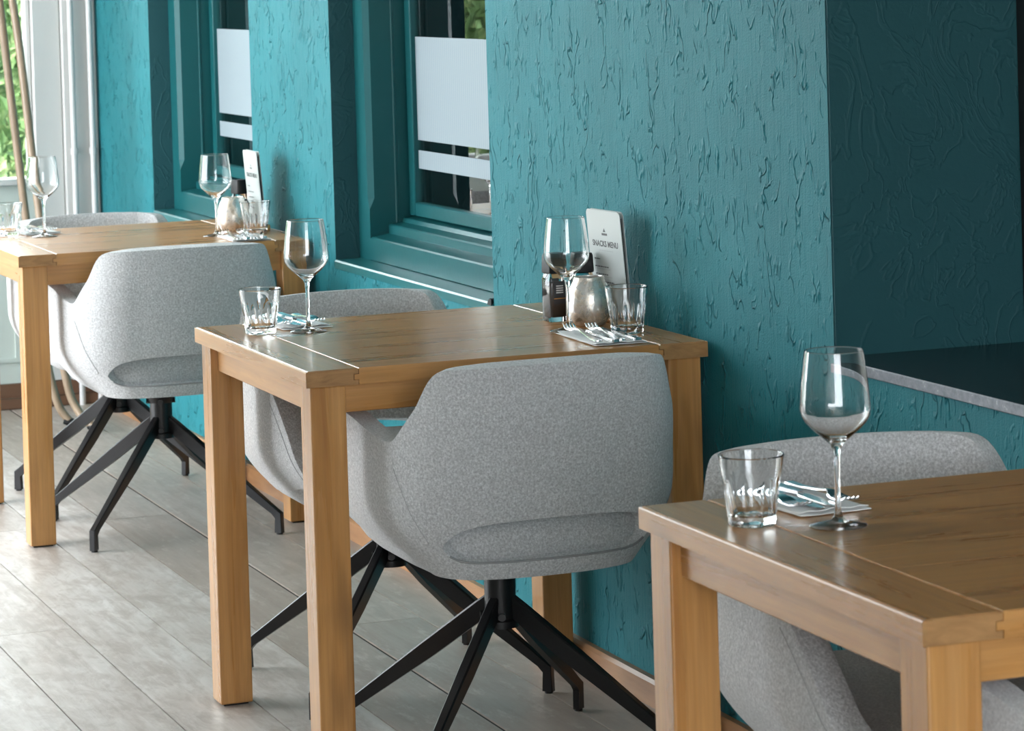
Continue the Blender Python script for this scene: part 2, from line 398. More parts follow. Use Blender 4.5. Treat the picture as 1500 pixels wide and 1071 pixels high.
# ------------------------------------------------------------------ setting: left end wall with garden window
def glazed_wall_left():
    bm = bmesh.new()
    box(bm, RX0-.10, RX0, RY1-.1, 0, -.02, .775)                       # panel below the sill
    tag(finish('wall_left', bm, 'sage_panel_paint'), kind='structure')
    bm = bmesh.new(); box(bm, RX0-.10, RX0, RY1-.1, 0, 2.55, RZ1)
    tag(finish('wall_left_top', bm, 'white_frame_paint'), kind='structure')
    root = empty('window_4', (RX0, 0, 0)); tag(root, kind='structure')
    def post(name, y0, y1, x0, x1, z0=.775, z1=2.55, bev=.004): boxobj(name, (x0, x1, y0, y1, z0, z1), 'white_frame_paint', root, bev)
    post('corner_post', -.122, -.001, -.10, .030, .085)
    post('jamb_board', -.222, -.123, -.10, .012, .085)
    post('glazing_bead', -.240, -.2225, -.07, -.012, .80)
    boxobj('window_sill', (-.10, .035, RY1, -.2225, .775, .797), 'white_frame_paint', root, .004)
    for ym in (-1.28, -2.36): post('mullion', ym-.05, ym+.05, -.10, .012, .798)
    post('jamb_board', RY1, RY1+.1, -.10, .012, .798)
    ys = [(-1.23, -.225), (-2.31, -1.33), (-3.3, -2.41)]
    for a, b_ in ys: boxobj('glass_pane', (-.052, -.048, a, b_, .797, 2.55), 'window_glass', root)
    # raised mouldings on the panel under the sill
    for a, b_ in ((-1.2, -.30), (-2.3, -1.4)):
        bm = bmesh.new()
        for d in ((a, b_, .70, .715), (a, b_, .16, .175), (a, a+.015, .175, .70), (b_-.015, b_, .175, .70)): box(bm, .0, .008, d[0], d[1], d[2], d[3])
        finish('panel_moulding', bm, 'sage_panel_paint', root)
glazed_wall_left()
bm = bmesh.new(); box(bm, RX0+.001, RX0+.018, RY1, -.021, 0, .086, bev=.002); box(bm, RX0+.018, RX0+.045, RY1, -.021, .0, .040, bev=.004)
tag(finish('baseboard_left', bm, 'dark_skirting', None, 40), kind='structure')

# long part-glazed front of the veranda (behind the photographer's left shoulder) and the unseen wall behind the camera, with an opening added for fill
tag(boxobj('wall_front', (RX0-.1, RX1+.1, RY1-.1, RY1, -.02, .10), 'white_frame_paint'), kind='structure')
tag(boxobj('wall_front_top', (RX0-.1, RX1+.1, RY1-.1, RY1, 2.65, RZ1), 'white_frame_paint'), kind='structure')
for i in range(7):
    xx = RX0 + .05 + i*.55
    bm = bmesh.new(); box(bm, xx-.035, xx+.035, RY1-.09, RY1+.02, .10, 2.65, bev=.004)
    tag(finish('trim_%d' % (i+3), bm, 'white_frame_paint', None, 40), kind='structure')
tag(boxobj('wall_front_blocker', (-1.05, RX1+.1, RY1-.1, RY1, .10, 2.65), 'back_wall_paint'), kind='structure')  # unseen stretch closed off so light comes from the far end
bm = bmesh.new()
for d in ((RY1, .0, 0, .75), (RY1, .0, 2.5, RZ1), (RY1, -3.2, .75, 2.5), (-.8, .0, .75, 2.5)): box(bm, RX1, RX1+.1, *d)
tag(finish('wall_right', bm, 'back_wall_paint'), kind='structure')  # gap in this unseen wall is added to let in fill light
bm = bmesh.new()
for yc in (-3.17, -2.6, -2.0, -1.4, -.83): box(bm, RX1+.01, RX1+.09, yc-.03, yc+.03, .75, 2.5, bev=.004)
tag(finish('trim_12', bm, 'white_frame_paint', None, 40), kind='structure')  # mullions of the added fill opening

# garden hedge outside the end window
rng = random.Random(3); bm = bmesh.new()
for k in range(22000):
    yy = rng.uniform(-5.5, 2.5); zz = rng.uniform(.0, 1.75); xx = -7.3 - .9*rng.random()**.6 + .35*math.sin(yy*2.3+zz*1.7) + .2*math.sin(zz*5)
    s = rng.uniform(.025, .065); d = Vector((rng.gauss(0, 1), rng.gauss(0, 1), rng.gauss(0, 1))).normalized(); e = d.orthogonal().normalized(); n_ = d.cross(e)
    c0 = Vector((xx, yy, zz)); q = [c0-d*s, c0+e*s*.45+n_*s*.1, c0+d*s, c0-e*s*.45+n_*s*.1]
    bm.faces.new([bm.verts.new(p) for p in q])
hedge = empty('garden_hedge', (-7.6, -1.5, 0)); tag(hedge, 'bushy sunlit green hedge in the garden outside the end window', 'hedge')
lf = finish('foliage', bm, 'leaf', hedge); lf.matrix_parent_inverse = Matrix.Translation((7.6, 1.5, 0)); lf['kind'] = 'stuff'
bm = bmesh.new(); box(bm, -8.6, -8.2, -6, 3, -.1, 1.6)
tw = finish('dense_core', bm, 'leaf', hedge); tw.matrix_parent_inverse = Matrix.Translation((7.6, 1.5, 0))

# ------------------------------------------------------------------ tables
TW, TL, TH, ST, BB, INS, LW = .797, .796, .77, .030, .101, .0107, .0674
def make_table():
    root = empty('dining_table')
    hx, hy = TW/2, TL/2; z0, z1 = TH-ST, TH
    ty = hy-BB
    n = 6; bw = TW/n
    for i in range(n):                                   # boards between the two breadboard ends, tongued at both ends
        a, b_ = -hx+i*bw, -hx+(i+1)*bw
        bm = bmesh.new()
        pts = [(-ty, z0), (ty, z0), (ty, z0+.009), (ty+.009, z0+.009), (ty+.009, z0+.019), (ty, z0+.019), (ty, z1-.0012), (ty-.0012, z1), (-ty+.0012, z1), (-ty, z1-.0012), (-ty, z0+.019), (-ty-.009, z0+.019), (-ty-.009, z0+.009), (-ty, z0+.009)]
        extrude_poly(bm, pts, 0, a+.0003, b_-.0003)
        if i in (0, n-1):
            xs = -hx if i == 0 else hx
            es = [e for e in bm.edges if all(abs(v.co.x-xs) < .001 and v.co.z > z1-.0001 for v in e.verts)]
            bmesh.ops.bevel(bm, geom=es, offset=.002, segments=2, affect='EDGES')
        finish('tabletop_board', bm, 'oak_along_y', root, 10)
    for s in (-1, 1):
        bm = bmesh.new()
        pts = [(s*hy, z0), (s*(ty+.0012), z0), (s*(ty+.0012), z0+.0082), (s*(ty+.0102), z0+.0082), (s*(ty+.0102), z0+.0198), (s*(ty+.0012), z0+.0198), (s*(ty+.0012), z1-.002), (s*(ty+.0030), z1), (s*(hy-.003), z1), (s*(hy-.0008), z1-.0008), (s*hy, z1-.003)]
        extrude_poly(bm, pts, 0, -hx, hx)
        es = [e for e in bm.edges if all(abs(abs(v.co.x)-hx) < 1e-4 and v.co.z > z1-.0001 for v in e.verts)]
        bmesh.ops.bevel(bm, geom=es, offset=.002, segments=2, affect='EDGES')
        bo = finish('breadboard_end', bm, ['oak_along_x', 'oak_end_grain'], root, 10)
        for p in bo.data.polygons: p.material_index = 1 if abs(p.normal.x) > .9 and p.center.z < z1 else 0
    for sx in (-1, 1):
        for sy in (-1, 1):
            a, b_ = sorted((sx*(hx-INS), sx*(hx-INS-LW))); c, d = sorted((sy*(hy-INS), sy*(hy-INS-LW)))
            bm = bmesh.new(); box(bm, a, b_, c, d, .004, z0-.0005, bev=.003, seg=2)
            finish('leg', bm, 'oak_along_z', root, 10)
            bm = bmesh.new(); box(bm, a+.008, b_-.008, c+.008, d-.008, 0, .0038)
            finish('foot_pad', bm, 'black_plastic', root)
    rz0 = .687; ri = INS+.015; rt_ = .024
    ix, iy = hx-INS-LW-.0003, hy-INS-LW-.0003
    for s in (-1, 1):
        a, b_ = sorted((s*(hx-ri), s*(hx-ri-rt_)))
        bm = bmesh.new(); box(bm, a, b_, -iy, iy, rz0, z0-.0005, bev=.0015); finish('apron', bm, 'oak_along_y', root, 10)
        a, b_ = sorted((s*(hy-ri), s*(hy-ri-rt_)))
        bm = bmesh.new(); box(bm, -ix, ix, a, b_, rz0, z0-.0005, bev=.0015); finish('apron', bm, 'oak_along_x', root, 10)
    return root
table0 = make_table()
TY = -.015-TL/2
TX = {1: -2.6174+TW/2, 2: TW/2, 3: 2.3455+TW/2}
tables = {}
for k, lab in ((3, 'square oak dining table nearest the camera, cut off by the right picture edge'), (2, 'square oak dining table in the middle of the row of three'), (1, 'square oak dining table farthest away, nearest the garden window')):
    o = table0 if k == 3 else copy_tree(table0)
    o.location = (TX[k], TY, 0); tag(o, lab, 'table', 'square oak tables along the teal wall'); tables[k] = o

# ------------------------------------------------------------------ chairs (local: sitter faces -x, back towards +x)
def lerp(a, b, t): return a+(b-a)*t
def sstep(a, b, x):
    t = min(1, max(0, (x-a)/(b-a))); return t*t*(3-2*t)
def make_chair():
    root = empty('tub_chair')
    # half of the plan outline, as an arc-length table: back centre -> corner -> arm -> front
    path = []
    R_ = .150; cu, cv = .150, .130
    for k in range(13):
        v = cv*k/12; path.append((cu+R_ + .012*(1-(v/cv)**2), v))
    for k in range(1, 17):
        a = PI/2*k/16; path.append((cu+R_*math.cos(a), cv+R_*math.sin(a)))
    for k in range(1, 21):
        s = k/20; path.append((lerp(cu, -.268, s), cv+R_+.010*math.sin(PI*min(1, s*1.2)/1.2*.9)-.020*s*s))
    cum = [0]
    for p, q in zip(path, path[1:]): cum.append(cum[-1]+math.hypot(q[0]-p[0], q[1]-p[1]))
    A = cum[-1]
    def at(a):
        sg = 1 if a >= 0 else -1; a = min(abs(a), A-1e-6)
        for i in range(len(cum)-1):
            if cum[i+1] >= a:
                t = (a-cum[i])/(cum[i+1]-cum[i]); p, q = path[i], path[i+1]
                u, v = lerp(p[0], q[0], t), lerp(p[1], q[1], t); d = (q[0]-p[0], q[1]-p[1]); L = math.hypot(*d); n = (d[1]/L, -d[0]/L)
                return u, v*sg, n[0], n[1]*sg
    def ztop(a):
        a = abs(a)
        back = .787-.004*(a/.2)**2
        rnd = .050*min(1, max(0, (a-.215)/.045))**2.6
        drop = back-rnd
        arm = .644+.026*sstep(.34, .56, a)
        f = min(1, max(0, (a-.254)/.070))
        z = lerp(drop, arm, f)
        e = (a-(A-.190))/.190
        if e > 0: z = lerp(z, .478, e**1.25)
        return z
    def zbot(a):
        a = abs(a); return .392+.066*sstep(.36, A, a)
    SW = .212
    def slot(a):
        t = abs(a)/SW
        return 0 if t >= 1 else (1-t**7)**.5
    def P(a, z):
        u, v, nx, ny = at(a); aa = abs(a)
        tz = max(0, (.530-z)/.135); side = sstep(.08, .36, aa)
        tuck = (lerp(.018, .085, side))*tz**1.8
        u -= nx*tuck; v -= ny*tuck
        wb = 1-sstep(.20, .46, aa)
        u += (.16*(z-.45))*wb
        hi = sstep(.64, .79, z)
        v *= 1-.02*hi*wb
        u -= .02*hi*sstep(.10, .3, aa)
        return Vector((u, v, z))
    N = 106; cols = []
    ac = [-A+2*A*i/N for i in range(N+1)]
    bm = bmesh.new(); nl, nu = 4, 13
    zmid = .455
    grid = []
    for a in ac:
        zb, zt = zbot(a), ztop(a); s = slot(a)
        zm = min(zmid, lerp(zb, zt, .5)) if abs(a) > .45 else zmid
        zm = lerp(zm, lerp(zb, zt, .35), sstep(.40, A, abs(a)))
        lo_, hi_ = zm-.032*s, zm+.048*s*(1-.25*(a/SW)**2)
        low = [bm.verts.new(P(a, lerp(zb, lo_, j/nl))) for j in range(nl+1)]
        if s > 0: upv = [bm.verts.new(P(a, lerp(hi_, zt, j/nu))) for j in range(nu+1)]
        else: upv = [low[-1]]+[bm.verts.new(P(a, lerp(hi_, zt, j/nu))) for j in range(1, nu+1)]
        grid.append((low, upv))
    for (l0, u0), (l1, u1) in zip(grid, grid[1:]):
        for A_, B_ in ((l0, l1), (u0, u1)):
            for j in range(len(A_)-1): bm.faces.new((A_[j], B_[j], B_[j+1], A_[j+1]))
    shell = finish('shell', bm, 'boucle_fabric', root, 180)
    # make sure normals point outward (away from the seat)
    me = shell.data
    p = max(me.polygons, key=lambda q: q.center.x)
    if p.normal.x < 0: me.flip_normals()
    m = shell.modifiers.new('thickness', 'SOLIDIFY'); m.thickness = .046; m.offset = -1; m.edge_crease_outer = .8; m.edge_crease_inner = .3
    m = shell.modifiers.new('round', 'SUBSURF'); m.levels = 1; m.render_levels = 1
    # bake the modifiers so that copies share plain mesh data
    dg = bpy.context.evaluated_depsgraph_get(); nm = bpy.data.meshes.new_from_object(shell.evaluated_get(dg)); shell.modifiers.clear(); shell.data = nm
    nm.polygons.foreach_set('use_smooth', [True]*len(nm.polygons)); nm.set_sharp_from_angle(angle=math.radians(48))
    # seam lines: rear edge of the base band and along the side of each arm
    def seam(fn, rad=.0022):
        bm = bmesh.new(); tube(bm, fn, rad, 6); return finish('seam', bm, 'seam_thread', root, 60)
    # seat cushion: rounded slab filling the tub
    bm = bmesh.new()
    def ringpts(k, z, n=56):
        out = []
        for i in range(n):
            th = 2*PI*i/n; c, s = math.cos(th), math.sin(th); e = 2/3.6
            out.append((.007+.269*k*math.copysign(abs(c)**e, c), .238*k*math.copysign(abs(s)**e, s), z))
        return out
    prof = [(0.0, .386), (.70, .386), (.80, .390), (.88, .402), (.955, .418), (.995, .432), (1.0, .450), (.990, .470), (.96, .485), (.90, .495), (.78, .501), (.5, .505), (0, .506)]
    rings = [[bm.verts.new(q) for q in ringpts(k, z)] if k > 0 else [bm.verts.new((.007, 0, z))] for k, z in prof]
    for Ar, Br in zip(rings, rings[1:]):
        n = max(len(Ar), len(Br))
        for i in range(n):
            j = (i+1) % n
            if len(Ar) == 1: bm.faces.new((Ar[0], Br[j], Br[i]))
            elif len(Br) == 1: bm.faces.new((Ar[i], Ar[j], Br[0]))
            else: bm.faces.new((Ar[i], Ar[j], Br[j], Br[i]))
    seat = finish('seat_cushion', bm, 'boucle_fabric', root, 180)
    sp = []
    for k in range(41):
        a = lerp(-SW*.95, SW*.95, k/40); z = zmid-.032*slot(a)+.001; q = P(a, z); u, v, nx, ny = at(a); sp.append(q-Vector((nx, ny, 0))*.0015+Vector((0, 0, .0012)))
    bm = bmesh.new(); tube(bm, sp, .0022, 6); finish('piping', bm, 'seam_piping', seat, 60)
    for sg in (-1, 1):
        sp = []
        for k in range(15):
            tt = k/14; a = lerp(.245, .32, tt); z = lerp(.462, .60, tt); q = P(sg*a, z); u, v, nx, ny = at(sg*a); sp.append(q+Vector((nx, ny, 0))*.0006)
        seam(sp, .0007)
        sp = []
        for k in range(25):
            tt = k/24; a = lerp(A-.012, A-.165, tt); z = ztop(a)-.030-.004*tt; q = P(sg*a, z); u, v, nx, ny = at(sg*a); sp.append(q+Vector((nx, ny, 0))*.0006)
        seam(sp, .0006)
    # swivel base
    bm = bmesh.new(); lathe(bm, [(0, .386), (.085, .386), (.085, .378), (.040, .372), (.034, .345), (.030, .34), (.030, .262), (.034, .258), (.034, .245), (.022, .243), (0, .243)], 28)
    hub = finish('pedestal', bm, 'black_metal', root, 35)
    for zz in (.345, .268):
        for k in range(4):
            a = PI/4+PI/2*k; d = Vector((math.cos(a+.5), math.sin(a+.5), 0)); c0 = Vector((0, 0, zz))
            bm = bmesh.new(); tube(bm, [c0+d*.027, c0+d*.039], .0075, 8); finish('bolt', bm, 'black_metal', hub, 40)
    for k in range(4):
        ang = PI/4+PI/2*k; d = Vector((math.cos(ang), math.sin(ang), 0)); sd = Vector((-d.y, d.x, 0)); R0 = .3535
        # (distance, centre height, half height, half width)
        st = [(.016, .292, .0175, .0095), (.040, .275, .0180, .0100), (.155, .192, .0170, .0110), (.338, .063, .0098, .0085), (.3535, .050, .0120, .0090), (.3535, .004, .0115, .0085)]
        dirs = []
        for i, (r, z, hh, hw) in enumerate(st):
            if i >= 4: nrm = d if i == 5 else (d*.8+up0*.6).normalized()
            else:
                q = st[i+1] if i < 3 else st[i]; pq = st[i-1] if i else st[i]
                tan = Vector((q[0]-pq[0], q[1]-pq[1])).normalized(); nrm = d*(-tan.y)+up0*tan.x
            dirs.append(nrm)
        bm = bmesh.new(); rings = []
        for (r, z, hh, hw), nrm in zip(st, dirs):
            c0 = d*r+up0*z
            rings.append([bm.verts.new(c0+nrm*(hh*a)+sd*(hw*b_)) for a, b_ in ((1, .72), (1, -.72), (.82, -1), (-1, -.75), (-1, .75), (.82, 1))])
        bm.faces.new(rings[0]); bm.faces.new(rings[-1][::-1])
        for Ar, Br in zip(rings, rings[1:]):
            for i in range(6): bm.faces.new((Ar[i], Ar[(i+1) % 6], Br[(i+1) % 6], Br[i]))
        leg = finish('leg', bm, 'black_metal', root, 20)
        bm = bmesh.new(); c0 = d*R0; tube(bm, [c0, c0+up0*.0045], .0085, 10); finish('glide', bm, 'black_plastic', leg, 40)
    return root
chair0 = make_chair()
chairs = [
    ((.687, -.410), 0, 'grey boucle tub chair with its back to the camera at the middle table'),
    ((.023, -.410), PI, 'grey boucle tub chair on the far side of the middle table, facing the camera'),
    ((-1.950, -.412), 0, 'grey boucle tub chair with its back to the camera at the farthest table'),
    ((-2.497, -.400), PI, 'grey boucle tub chair behind the farthest table, beside the bentwood coat stand'),
    ((2.400, -.388), PI-.05, 'grey boucle tub chair behind the nearest table, facing the camera'),
    ((3.030, -.405), 0, 'grey boucle tub chair under the near edge of the nearest table, mostly out of frame')]
for i, ((x, y), rz, lab) in enumerate(chairs):
    o = chair0 if i == 0 else copy_tree(chair0)
    o.location = (x, y, 0); o.rotation_euler = (0, 0, rz); tag(o, lab, 'chair', 'grey tub chairs on black swivel bases')

# ------------------------------------------------------------------ table settings
Z = TH
def make_wine():
    root = empty('wine_glass')
    o_ = [(0, 0), (.0365, 0), (.0372, .0008), (.0365, .0018), (.024, .0040), (.010, .0072), (.0055, .0125), (.0040, .024), (.0036, .055), (.0038, .085), (.0050, .097), (.0085, .1045), (.0160, .1115), (.0300, .1235), (.0395, .1335), (.0440, .1420), (.0452, .1500), (.0447, .1600), (.0425, .1850), (.0395, .2080), (.0374, .2236), (.0373, .2243)]
    i_ = [(.0371, .2249), (.0368, .2250), (.0365, .2249), (.0363, .2243), (.0364, .2236), (.0388, .2075), (.0418, .1850), (.0440, .1600), (.0445, .1500), (.0433, .1430), (.0388, .1346), (.0292, .1252), (.0155, .1140), (.0070, .1095), (0, .1085)]
    bm = bmesh.new(); lathe(bm, o_+i_, 56); finish('glass_body', bm, 'clear_glass', root, 60)
    return root
def make_tumbler():
    root = empty('water_glass')
    def mod(a, r, z):
        k = 1-sstep(.052, .068, z); k *= .25+.75*sstep(.004, .012, z)
        w = 2*PI/9; d = (a % w)-w/2
        flat = math.cos(w/2)/math.cos(d)
        return r*lerp(1, flat*(1-.02*math.cos(9*a)*0), k)
    o_ = [(0, .003), (.023, .003), (.0245, .0026), (.0265, .0002), (.027, 0), (.0300, .0003), (.0308, .0010), (.0318, .004), (.0325, .010), (.0345, .030), (.0375, .052), (.0390, .062), (.0394, .068), (.0405, .076), (.0426, .0885), (.0428, .0896)]
    i_ = [(.0424, .0907), (.0416, .0909), (.0409, .0905), (.0405, .0895), (.0401, .0882), (.0380, .074), (.0365, .064), (.0345, .050), (.0318, .030), (.0295, .016), (.0250, .0125), (0, .0115)]
    n = 72
    bm = bmesh.new(); lathe(bm, o_, n, mod); rings = None
    bm2 = bmesh.new(); lathe(bm2, i_, n)
    # join outer and inner skins through the rim
    me2 = bpy.data.meshes.new('tmp'); bm2.to_mesh(me2); bm2.free(); bm.from_mesh(me2); bpy.data.meshes.remove(me2)
    bm.edges.ensure_lookup_table(); be = [e for e in bm.edges if e.is_boundary]; bmesh.ops.bridge_loops(bm, edges=be)
    finish('glass_body', bm, 'clear_glass', root, 24)
    return root
wine0, tum0 = make_wine(), make_tumbler()
wines = [((.207, -.629), 'stemmed wine glass at the left end of the middle table'), ((.500, -.182), 'stemmed wine glass in front of the menu on the middle table'),
         ((2.602, -.642), 'stemmed wine glass on the nearest table'), ((-2.362, -.629), 'stemmed wine glass at the left end of the farthest table'), ((-2.060, -.212), 'stemmed wine glass beside the candle holder on the farthest table')]
for i, ((x, y), lab) in enumerate(wines):
    o = wine0 if i == 0 else copy_tree(wine0); o.location = (x, y, Z); tag(o, lab, 'wine glass', 'stemmed wine glasses on the tables')
tums = [((.187, -.722), .1, 'faceted water glass at the left end of the middle table'), ((.588, -.093), .3, 'faceted water glass at the wall end of the middle table, beside the candle holder'),
        ((2.539, -.733), .0, 'faceted water glass on the nearest table'), ((-2.477, -.708), .2, 'faceted water glass at the left end of the farthest table, cut by the picture edge'), ((-2.044, -.105), .4, 'faceted water glass at the wall end of the farthest table')]
for i, ((x, y), rz, lab) in enumerate(tums):
    o = tum0 if i == 0 else copy_tree(tum0); o.location = (x, y, Z); o.rotation_euler[2] = rz; tag(o, lab, 'water glass', 'faceted water glasses on the tables')

# napkins: folded paper, two layers, local x along the fold
def make_napkin(sx, sy, seed):
    rg = random.Random(seed); bm = bmesh.new(); nx, ny = 10, 8
    for layer in range(2):
        z = .0012+layer*.0016; off = layer*.004; vv = []
        for i in range(nx+1):
            for j in range(ny+1):
                x, y = (i/nx-.5)*sx*(1-.02*layer)+off, (j/ny-.5)*sy*(1-.02*layer)
                dz = .0009*math.sin(i*.9+seed)*math.sin(j*.8+seed*2) + (.004*layer*sstep(.75, 1, abs(i/nx-.5)*2)*(.4+.6*math.sin(j+seed)**2))
                vv.append(bm.verts.new((x, y, max(.0004, z+abs(dz)))))
        fs = [bm.faces.new((vv[i*(ny+1)+j], vv[(i+1)*(ny+1)+j], vv[(i+1)*(ny+1)+j+1], vv[i*(ny+1)+j+1])) for i in range(nx) for j in range(ny)]
        ex = bmesh.ops.extrude_face_region(bm, geom=fs)
        for g_ in ex['geom']:
            if isinstance(g_, bmesh.types.BMVert): g_.co.z += .0009
    return finish('napkin', bm, 'napkin_paper', None, 50)
def strip(bm, stn, th=.0016):
    """flat metal bar along x: stations (x, half width, z)"""
    rings = []
    for x, hw, z in stn: rings.append([bm.verts.new(p) for p in ((x, -hw, z), (x, hw, z), (x, hw*.9, z+th), (x, -hw*.9, z+th))])
    bm.faces.new(rings[0]); bm.faces.new(rings[-1][::-1])
    for A, B in zip(rings, rings[1:]):
        for k in range(4): bm.faces.new((A[k], A[(k+1) % 4], B[(k+1) % 4], B[k]))
def make_fork():                                          # tines towards -x, handle end at +x, 20 cm
    bm = bmesh.new()
    strip(bm, [(.100, .0050, .0030), (.098, .0078, .0028), (.060, .0066, .0030), (.0, .0042, .0080), (-.025, .0038, .0115), (-.036, .0070, .0115), (-.046, .0115, .0085), (-.055, .0122, .0068)], .0022)
    for k in range(4):
        yc = (-1.5+k)*.0066
        rings = []
        for x, hw, z in ((-.053, .0024, .0070), (-.075, .0021, .0065), (-.090, .0018, .0090), (-.100, .0009, .0135)):
            rings.append([bm.verts.new(p) for p in ((x, yc-hw, z), (x, yc+hw, z), (x, yc+hw, z+.0020), (x, yc-hw, z+.0020))])
        bm.faces.new(rings[0]); bm.faces.new(rings[-1][::-1])
        for A, B in zip(rings, rings[1:]):
            for q in range(4): bm.faces.new((A[q], A[(q+1) % 4], B[(q+1) % 4], B[q]))
    return finish('fork', bm, 'steel', None, 40)
def make_knife():                                         # blade towards -x
    root = empty('knife')
    bm = bmesh.new(); strip(bm, [(.110, .0055, .0028), (.107, .0085, .0024), (.06, .0080, .0024), (.012, .0058, .0030), (.0, .0050, .0034)], .0052); finish('handle', bm, 'steel', root, 40)
    bm = bmesh.new(); strip(bm, [(.001, .0048, .0040), (-.010, .0088, .0036), (-.06, .0098, .0036), (-.088, .0088, .0036), (-.102, .0052, .0036), (-.107, .0020, .0036)], .0014); finish('blade', bm, 'steel', root, 40)
    return root
fork0, knife0 = make_fork(), make_knife(); first = {'f': True, 'k': True}
NAP = .0050
def place_setting(nap_c, nap_s, nap_rz, pieces, lab_n, seed):
    n = make_napkin(nap_s[0], nap_s[1], seed); n.location = (nap_c[0], nap_c[1], Z); n.rotation_euler[2] = nap_rz
    tag(n, lab_n, 'napkin', 'white paper napkins under the cutlery')
    for kind, x, y, rz, lab in pieces:
        src = fork0 if kind == 'f' else knife0
        o = src if first[kind] else copy_tree(src); first[kind] = False
        o.location = (x, y, Z+NAP-.0008); o.rotation_euler[2] = rz
        tag(o, lab, 'fork' if kind == 'f' else 'knife', 'steel forks on the napkins' if kind == 'f' else 'steel knives on the napkins')
def near_setting(dx, dy, t, seed, q=0):
    place_setting((.652+dx+.034*q, -.175+dy), (.222-.034*q, .105), -.03, [
        ('f', .643+dx+.03*q, -.207+dy, -.08, 'steel fork nearest the room on the napkin by the wall, %s table' % t),
        ('k', .660+dx+.02*q, -.184+dy, -.06, 'steel knife just right of the first fork on the napkin by the wall, %s table' % t),
        ('f', .650+dx+.03*q, -.163+dy, -.07, 'steel fork between two knives on the napkin by the wall, %s table' % t),
        ('k', .655+dx+.02*q, -.141+dy, -.03, 'steel knife nearest the water glass on the napkin by the wall, %s table' % t)],
        'white napkin with cutlery at the wall end of the %s table' % t, seed)
def far_setting(dx, dy, t, seed):
    place_setting((.060+dx, -.640+dy), (.215, .105), PI+.05, [
        ('f', .062+dx, -.680+dy, PI+.04, 'steel fork beside the water glass at the left end of the %s table' % t),
        ('k', .056+dx, -.657+dy, PI+.05, 'steel knife next to the fork behind the water glass, left end of the %s table' % t),
        ('f', .058+dx, -.604+dy, PI-.02, 'steel fork behind the wine glass stem at the left end of the %s table' % t),
        ('k', .052+dx, -.630+dy, PI+.02, 'steel knife behind the wine glass stem at the left end of the %s table' % t)],
        'white napkin with cutlery at the left end of the %s table' % t, seed)
near_setting(0, 0, 'middle', 1); near_setting(-2.6174, 0.003, 'farthest', 2, 1)
far_setting(0, .018, 'middle', 3); far_setting(2.362, .026, 'nearest', 4); far_setting(-2.590, .018, 'farthest', 5)

# mercury-glass candle holders
def make_candle():
    root = empty('candle_holder')
    o_ = [(0, 0), (.024, 0), (.030, .002), (.0385, .014), (.0435, .030), (.0448, .046), (.0430, .063), (.0375, .080), (.0318, .090), (.0306, .0962), (.0304, .0972)]
    i_ = [(.0300, .0979), (.0292, .0981), (.0287, .0974), (.0286, .0962), (.0300, .089), (.036, .079), (.0400, .063), (.0420, .048), (.0410, .033), (.0345, .016), (.022, .006), (0, .005)]
    bm = bmesh.new(); lathe(bm, o_+i_, 44); finish('glass_body', bm, 'silvered_glass', root, 60)
    bm = bmesh.new(); lathe(bm, [(0, .0055), (.019, .0055), (.0195, .020), (.017, .0215), (0, .021)], 28); c = finish('tealight', bm, 'candle_wax', root, 40)
    bm = bmesh.new(); tube(bm, [(0, 0, .020), (.001, 0, .029)], .0008, 6); finish('wick', bm, 'black_plastic', c)
    return root
candle0 = make_candle()
for i, (x, y, lab) in enumerate(((.440, -.112, 'round silvered glass candle holder on the middle table'), (-2.150, -.140, 'round silvered glass candle holder on the farthest table'))):
    o = candle0 if i == 0 else copy_tree(candle0); o.location = (x, y, Z); o.rotation_euler[2] = 1.9+i*1.2; tag(o, lab, 'candle holder', 'silvered candle holders')

# glass spice mills with black caps
def make_mill():
    root = empty('spice_mill')
    h = .0205
    def sq(z, s, n=5):
        out = []
        for k in range(4):
            cx, cy = ((1, 1), (-1, 1), (-1, -1), (1, -1))[k]; r = s*.28
            for j in range(n):
                a = PI/2*k+PI/2*j/(n-1); out.append((cx*(s-r)+r*math.cos(a), cy*(s-r)+r*math.sin(a), z))
        return out
    def loft(bm, secs):
        rr = [[bm.verts.new(p) for p in sq(z, s)] for s, z in secs]; bm.faces.new(rr[0][::-1]); bm.faces.new(rr[-1])
        for A, B in zip(rr, rr[1:]):
            for k in range(len(A)): bm.faces.new((A[k], A[(k+1) % len(A)], B[(k+1) % len(A)], B[k]))
    bm = bmesh.new(); loft(bm, [(h*.93, 0), (h, .002), (h, .086), (h*.9, .093), (h*.82, .097)]); finish('glass_body', bm, 'clear_glass', root, 40)
    bm = bmesh.new(); loft(bm, [(h*.78, .010), (h*.84, .013), (h*.84, .072), (h*.7, .078)]); finish('peppercorn_filling', bm, 'peppercorns', root, 40)
    bm = bmesh.new(); loft(bm, [(h*.86, .0972), (h*.98, .099), (h*1.0, .104), (h*.94, .132), (h*.86, .137)]); finish('cap', bm, 'black_plastic', root, 40)
    lab = empty('label', parent=root)
    for a in range(2):
        s = (1, -1)[a]
        x0, x1 = sorted((s*(h+.0003), s*(h+.0009)))
        boxobj('label_panel', (x0, x1, -.0135, .0135, .036, .082), 'label_dark', lab)
        x0, x1 = sorted((s*(h+.0010), s*(h+.0014)))
        boxobj('label_stripe', (x0, x1, -.0135, .0135, .0465, .0480), 'label_orange', lab)
        bm = bmesh.new()
        for k in range(4): box(bm, x0, x1, -.008, .008, .058+k*.0045, .0602+k*.0045)
        finish('label_print', bm, 'label_light', lab)
    return root
mill0 = make_mill()
